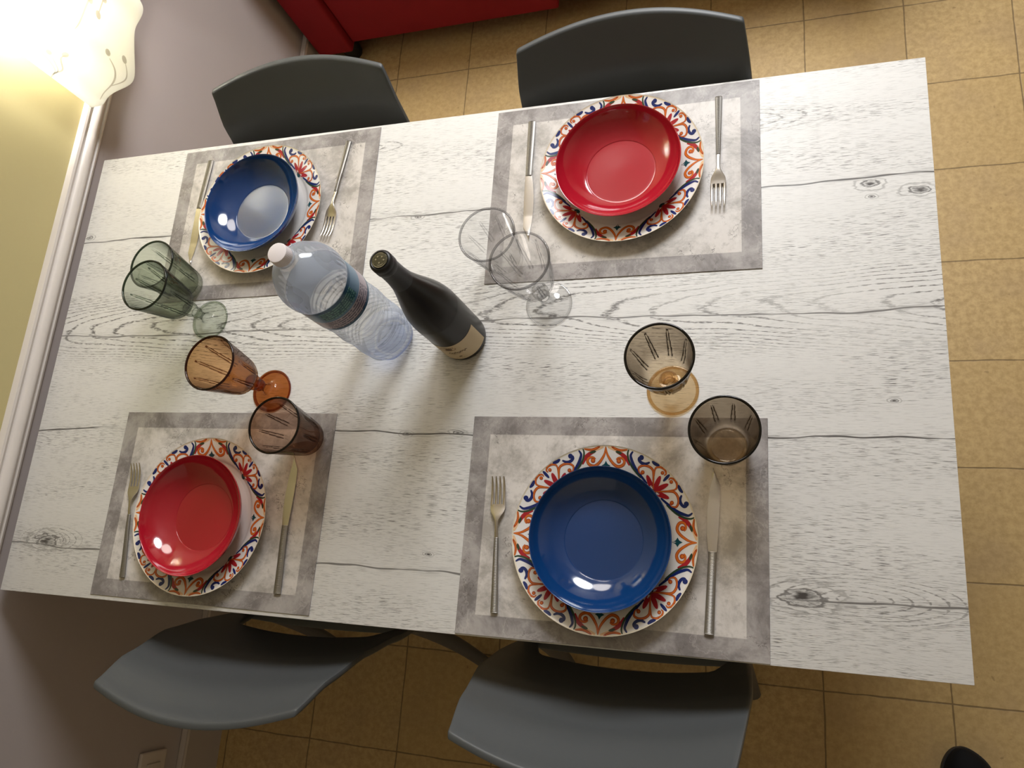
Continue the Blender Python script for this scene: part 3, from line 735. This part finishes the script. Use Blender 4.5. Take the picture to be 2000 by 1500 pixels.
# ---------------------------------------------------------------- chairs
def interp(tab, z):
    if z <= tab[0][0]: return tab[0][1]
    for (a, b), (c, d) in zip(tab, tab[1:]):
        if z <= c:
            u = (z-a)/(c-a); u = u*u*(3-2*u)*.35+u*.65; return b*(1-u)+d*u
    return tab[-1][1]
def make_chair():
    root = thing('dining_chair', 'chair', 'chair')
    # backrest: curved shell with an arched lower edge, its sides run down to the seat
    yt = [(.43, -.190), (.55, -.206), (.65, -.224), (.75, -.262), (.82, -.302), (.84, -.314)]
    wt = [(.43, .196), (.52, .207), (.65, .209), (.75, .200), (.84, .187)]
    bm = bmesh.new(); NS, NT_ = 48, 26
    def pt(s, t, off):
        q_ = min(1, max(0, (.92-abs(s))/.26)); q_ = q_*q_*(3-2*q_); zb_ = .437+(.078+.022*(1-s*s))*q_
        ztp = .818+.012*(1-s*s)
        z = zb_+(ztp-zb_)*t
        bow = .014+.016*min(1, max(0, (z-.5)/.2))
        y = interp(yt, z)-bow*(1-s*s)
        return Vector((s*interp(wt, z), y-off, z))
    for off in (0,):
        F_ = [[bm.verts.new(pt(-1+2*i/NS, j/NT_, 0)) for i in range(NS+1)] for j in range(NT_+1)]
        B_ = [[bm.verts.new(pt(-1+2*i/NS, j/NT_, .0115)) for i in range(NS+1)] for j in range(NT_+1)]
    for j in range(NT_):
        for i in range(NS):
            bm.faces.new((F_[j][i], F_[j+1][i], F_[j+1][i+1], F_[j][i+1])); bm.faces.new((B_[j][i], B_[j][i+1], B_[j+1][i+1], B_[j+1][i]))
    for i in range(NS):
        bm.faces.new((F_[0][i], F_[0][i+1], B_[0][i+1], B_[0][i])); bm.faces.new((F_[NT_][i], B_[NT_][i], B_[NT_][i+1], F_[NT_][i+1]))
    for j in range(NT_):
        bm.faces.new((F_[j][0], B_[j][0], B_[j+1][0], F_[j+1][0])); bm.faces.new((F_[j][NS], F_[j+1][NS], B_[j+1][NS], B_[j][NS]))
    bmesh.ops.recalc_face_normals(bm, faces=bm.faces[:])
    es = [e for e in bm.edges if len(e.link_faces) == 2 and e.calc_face_angle(0) > 1.0]
    bmesh.ops.bevel(bm, geom=es, offset=.003, segments=2, profile=.5, affect='EDGES')
    obj('backrest', bm, M['chair'], root, True, 50)
    # seat
    bm = bmesh.new(); NX, NY = 24, 24; tp = []; bt = []
    for j in range(NY+1):
        r0 = []; r1 = []
        for i in range(NX+1):
            u = -1+2*i/NX; v = -1+2*j/NY
            k = math.sqrt(max(0, 1-.5*v*v*.35)); kk = math.sqrt(max(0, 1-.5*u*u*.12))
            x = u*.205*k*(1-.02*v); y = v*.214*kk+(.000 if v > 0 else 0)
            zz = .452-.012*(1-u*u)*(1-v*v)-(.010*max(0, v)**3)
            r0.append(bm.verts.new((x, y, zz))); r1.append(bm.verts.new((x*.97, y*.97, zz-.022)))
        tp.append(r0); bt.append(r1)
    for j in range(NY):
        for i in range(NX):
            bm.faces.new((tp[j][i], tp[j][i+1], tp[j+1][i+1], tp[j+1][i])); bm.faces.new((bt[j][i], bt[j+1][i], bt[j+1][i+1], bt[j][i+1]))
    for i in range(NX):
        bm.faces.new((tp[0][i], bt[0][i], bt[0][i+1], tp[0][i+1])); bm.faces.new((tp[NY][i], tp[NY][i+1], bt[NY][i+1], bt[NY][i]))
    for j in range(NY):
        bm.faces.new((tp[j][0], tp[j+1][0], bt[j+1][0], bt[j][0])); bm.faces.new((tp[j][NX], bt[j][NX], bt[j+1][NX], tp[j+1][NX]))
    bmesh.ops.recalc_face_normals(bm, faces=bm.faces[:])
    es = [e for e in bm.edges if len(e.link_faces) == 2 and e.calc_face_angle(0) > 1.0]
    bmesh.ops.bevel(bm, geom=es, offset=.005, segments=2, profile=.5, affect='EDGES')
    obj('seat', bm, M['chair'], root, True, 50)
    for sx in (-1, 1):
        for top, ft in (((.178, -.185, .438), (.202, -.288, 0)), ((.165, .165, .430), (.190, .205, 0))):
            bm = bmesh.new(); n = 8; pts = []; rad = []
            for k in range(n+1):
                u = k/n; e = u*u*.35+u*.65
                pts.append((sx*(top[0]+(ft[0]-top[0])*e), top[1]+(ft[1]-top[1])*e, top[2]*(1-u))); rad.append(.024-.006*u)
            tube(bm, pts, rad, 14, .75)
            obj('leg', bm, M['legp'], root, True, 50)
    return root
ch0 = make_chair()
for i, (x, y, rz, lab) in enumerate([
        (.517, .180, 0, 'grey plastic chair on the near side, below the near red bowl'),
        (1.136, .180, 0, 'grey plastic chair on the near side, below the near blue bowl'),
        (.509, .681, PI, 'grey plastic chair on the far side, behind the blue bowl'),
        (1.147, .666, PI-.01, 'grey plastic chair on the far side, behind the far red bowl')]):
    o = ch0 if i == 0 else dup(ch0)
    o.location = (x, y, 0); o.rotation_euler = (0, 0, rz); tag(o, lab, 'chair', 'grey chairs around the table')

# ---------------------------------------------------------------- sofa
sf = thing('sofa', 'red upholstered sofa on black feet standing against the left wall beyond the table', 'sofa', (0, 0, 0))
obj('arm', box(bmesh.new(), .005, .128, 1.70, 2.62, .072, .60, .012, 3), M['sofa'], sf)
obj('base', box(bmesh.new(), .130, .812, 1.722, 2.40, .090, .42, .008, 3), M['sofa'], sf)
obj('base', box(bmesh.new(), .818, 1.55, 1.742, 2.40, .110, .42, .008, 3), M['sofa'], sf)
obj('arm', box(bmesh.new(), 1.553, 1.676, 1.735, 2.62, .11, .60, .012, 3), M['sofa'], sf)
obj('seat_cushion', box(bmesh.new(), .132, .838, 1.73, 2.40, .422, .52, .02, 3), M['sofa'], sf)
obj('seat_cushion', box(bmesh.new(), .842, 1.55, 1.75, 2.40, .422, .52, .02, 3), M['sofa'], sf)
obj('backrest', box(bmesh.new(), .132, 1.55, 2.402, 2.64, .10, .85, .02, 3), M['sofa'], sf)
for x, y in ((.085, 1.76), (1.60, 1.79), (.085, 2.52), (1.60, 2.52)):
    bm = bmesh.new(); lathe(bm, [(0, 0), (.024, 0), (.026, .004), (.030, .068), (.030, .1115), (0, .1115)] if x > 1 else [(0, 0), (.026, 0), (.028, .004), (.032, .068), (.032, .0725), (0, .0725)], 24, off=(x, y))
    obj('foot', bm, M['black'], sf)

# ---------------------------------------------------------------- wall lamp with curved decorated glass
lp = thing('wall_lamp', 'lit wall lamp with curved white shade decorated with fine grey branches', 'lamp', (XL, 1.14, T+.20))
t = NT('lit_opal_glass')
co = t.coord(); X, Y, Z = t.xyz(co)
tl = t.n('ShaderNodeBsdfTranslucent'); tl.inputs[0].default_value = (.93, .94, .92, 1)
df = t.n('ShaderNodeBsdfDiffuse'); df.inputs[0].default_value = (.84, .85, .83, 1)
go = t.n('ShaderNodeBsdfGlossy'); go.inputs['Roughness'].default_value = .15
m1 = t.n('ShaderNodeMixShader', {0: .35}); t.t.links.new(tl.outputs[0], m1.inputs[1]); t.t.links.new(df.outputs[0], m1.inputs[2])
m2 = t.n('ShaderNodeMixShader', {0: .05}); t.t.links.new(m1.outputs[0], m2.inputs[1]); t.t.links.new(go.outputs[0], m2.inputs[2])
t.t.links.new(m2.outputs[0], t.out.inputs[0])
M['shade'] = t.m
M['bulb'] = plain('bulb', (1, .9, .7), .4)
bn = M['bulb'].node_tree.nodes['Principled BSDF']; bn.inputs['Emission Color'].default_value = (1, .85, .6, 1); bn.inputs['Emission Strength'].default_value = 30
bm = bmesh.new()
def sh(u, v, off=0.0):
    """u 0..1 around from near edge to far edge, v 0..1 bottom to top; origin at wall"""
    a = PI*u; q_ = min(1, max(0, (v-.5)/.25)); hw = .150-.055*q_*q_*(3-2*q_); dp = .078
    y = -hw*math.cos(a); x = .040+dp*max(0, math.sin(a))**.75
    x += .003*math.sin(9*a); z = -.135+.58*v+(1-v)*(.012*math.sin(a*4+.6)-.006*math.sin(a*7))
    n = Vector((math.sin(a), -math.cos(a), 0)).normalized()
    return Vector((x, y, z))+n*off
NU, NV = 64, 16
A_ = [[bm.verts.new(sh(i/NU, j/NV)) for i in range(NU+1)] for j in range(NV+1)]
B_ = [[bm.verts.new(sh(i/NU, j/NV, -.006)) for i in range(NU+1)] for j in range(NV+1)]
for j in range(NV):
    for i in range(NU):
        bm.faces.new((A_[j][i], A_[j][i+1], A_[j+1][i+1], A_[j+1][i])); bm.faces.new((B_[j][i], B_[j+1][i], B_[j+1][i+1], B_[j][i+1]))
for i in range(NU):
    bm.faces.new((A_[0][i], B_[0][i], B_[0][i+1], A_[0][i+1])); bm.faces.new((A_[NV][i], A_[NV][i+1], B_[NV][i+1], B_[NV][i]))
for j in range(NV):
    bm.faces.new((A_[j][0], A_[j+1][0], B_[j+1][0], B_[j][0])); bm.faces.new((A_[j][NU], B_[j][NU], B_[j+1][NU], A_[j+1][NU]))
sm = lambda x, y: sh(x, y*.52, .0012)
for pts, wd in (([(.02, .36), (.07, .40), (.11, .52), (.10, .70), (.05, .84)], .006), ([(.02, .36), (.08, .38), (.14, .46)], .005), ([(.0, .34), (.04, .37), (.11, .36), (.17, .41), (.20, .40)], .006),
                ([(.98, .10), (.80, .16), (.62, .32), (.48, .42), (.34, .50)], .007), ([(.86, .14), (.76, .30), (.62, .44), (.50, .60)], .006), ([(.62, .32), (.55, .30), (.47, .33)], .005),
                ([(.10, .04), (.22, .06), (.30, .14), (.34, .22)], .005), ([(.22, .06), (.30, .05), (.38, .09)], .005), ([(.95, .42), (.84, .50), (.74, .66)], .006)):
    stroke(bm, pts, wd*2, sm, 1, 8)
for x, y in ((.15, .49), (.20, .41), (.47, .33), (.50, .40), (.36, .24), (.39, .10), (.74, .67), (.56, .29)): blob(bm, x, y, .016, sm, 1, 10, .022)
obj('shade', bm, [M['shade'], M['shadeink']], lp, True, 60)
bm = bmesh.new(); box(bm, 0, .014, -.035, .035, .02, .16, .003, 2); obj('back_plate', bm, M['steel'], lp)
bm = bmesh.new(); tube(bm, [(.013, 0, .10), (.035, 0, .10), (.045, 0, .129)], [.007, .007, .012], 12); obj('arm', bm, M['steel'], lp)
bm = bmesh.new(); tube(bm, [(.045, 0, .13), (.045, 0, .15), (.045, 0, .18), (.045, 0, .20)], [.008, .012, .012, .004], 14); obj('bulb', bm, M['bulb'], lp)

# ---------------------------------------------------------------- ceiling lamps (they light the room)
for x, y, lab in ((1.42, 2.25, 'round flush ceiling lamp nearer the open side of the room'), (.55, 2.3, 'round flush ceiling lamp nearer the left wall')):
    cl = thing('ceiling_lamp', lab, 'lamp', (x, y, ZC))
    bm = bmesh.new(); lathe(bm, [(0, -.0), (.20, -.0), (.21, -.02), (.205, -.05), (.18, -.07), (0, -.075)], 48); bmesh.ops.recalc_face_normals(bm, faces=bm.faces[:])
    obj('housing', bm, M['trim'], cl)

# ---------------------------------------------------------------- wall socket
so = thing('wall_socket', 'ivory rectangular electrical socket low on the left wall', 'socket', (XL, -.42, .233))
obj('cover_plate', box(bmesh.new(), 0, .010, -.060, .060, -.042, .042, .004, 3), M['outlet'], so)
obj('socket_insert', box(bmesh.new(), .0101, .0135, -.034, .034, -.022, .022, .002, 2), M['outlet'], so)
bm = bmesh.new()
for y in (-.019, 0, .019):
    c = bm.verts.new((.0138, y, 0)); vs = [bm.verts.new((.0138, y+.0026*math.cos(k*PI/6), .0026*math.sin(k*PI/6))) for k in range(12)]
    for k in range(12): bm.faces.new((c, vs[k], vs[(k+1) % 12]))
obj('pin_holes', bm, M['black'], so, False)

# ---------------------------------------------------------------- shoe at the lower right
sx, sy = 1.732, -.165
shoe = thing('shoe', 'rounded toe of a black shoe on the tiles at the lower right corner', 'shoe', (sx, sy, 0), math.radians(14))
def shoe_ring(t):
    y = -.28*t; w_ = .046*(math.sin(min(1, (t*.28+.0002)/.062)*PI/2)**.55)
    w_ *= 1-.20*math.exp(-((t-.6)/.16)**2)
    if t > .85: w_ *= math.sqrt(max(.05, 1-((t-.85)/.17)**2))
    return y, w_
bm = bmesh.new(); rings = []
for i in range(31):
    t_ = (i/30)**1.8; y, w_ = shoe_ring(t_); h = .030+.020*min(1, t_/.3)+(.045*max(0, (t_-.35)/.65)**.8)
    h = h*math.sin(min(1, (t_+.03)/.14)*PI/2)**.5
    rings.append([bm.verts.new((w_*math.copysign(abs(math.cos(a))**.8, math.cos(a)), y, .016+max(0, h)*max(0, math.sin(a))**.8)) for a in [PI*k/16 for k in range(17)]])
for i in range(30):
    for k in range(16): bm.faces.new((rings[i][k], rings[i][k+1], rings[i+1][k+1], rings[i+1][k]))
bm.faces.new(rings[0]); bm.faces.new(rings[-1][::-1])
bmesh.ops.recalc_face_normals(bm, faces=bm.faces[:]); obj('upper', bm, M['shoe'], shoe)
bm = bmesh.new(); lo = []; hi = []
for side in (1, -1):
    for i in (range(31) if side == 1 else range(30, -1, -1)):
        y, w_ = shoe_ring((i/30)**1.8); lo.append(bm.verts.new((side*(w_+.003), y, 0))); hi.append(bm.verts.new((side*(w_+.003), y, .0165)))
n = len(lo)
for i in range(n): bm.faces.new((lo[i], lo[(i+1) % n], hi[(i+1) % n], hi[i]))
bm.faces.new(lo[::-1]); bm.faces.new(hi); bmesh.ops.recalc_face_normals(bm, faces=bm.faces[:])
obj('sole', bm, M['black'], shoe)
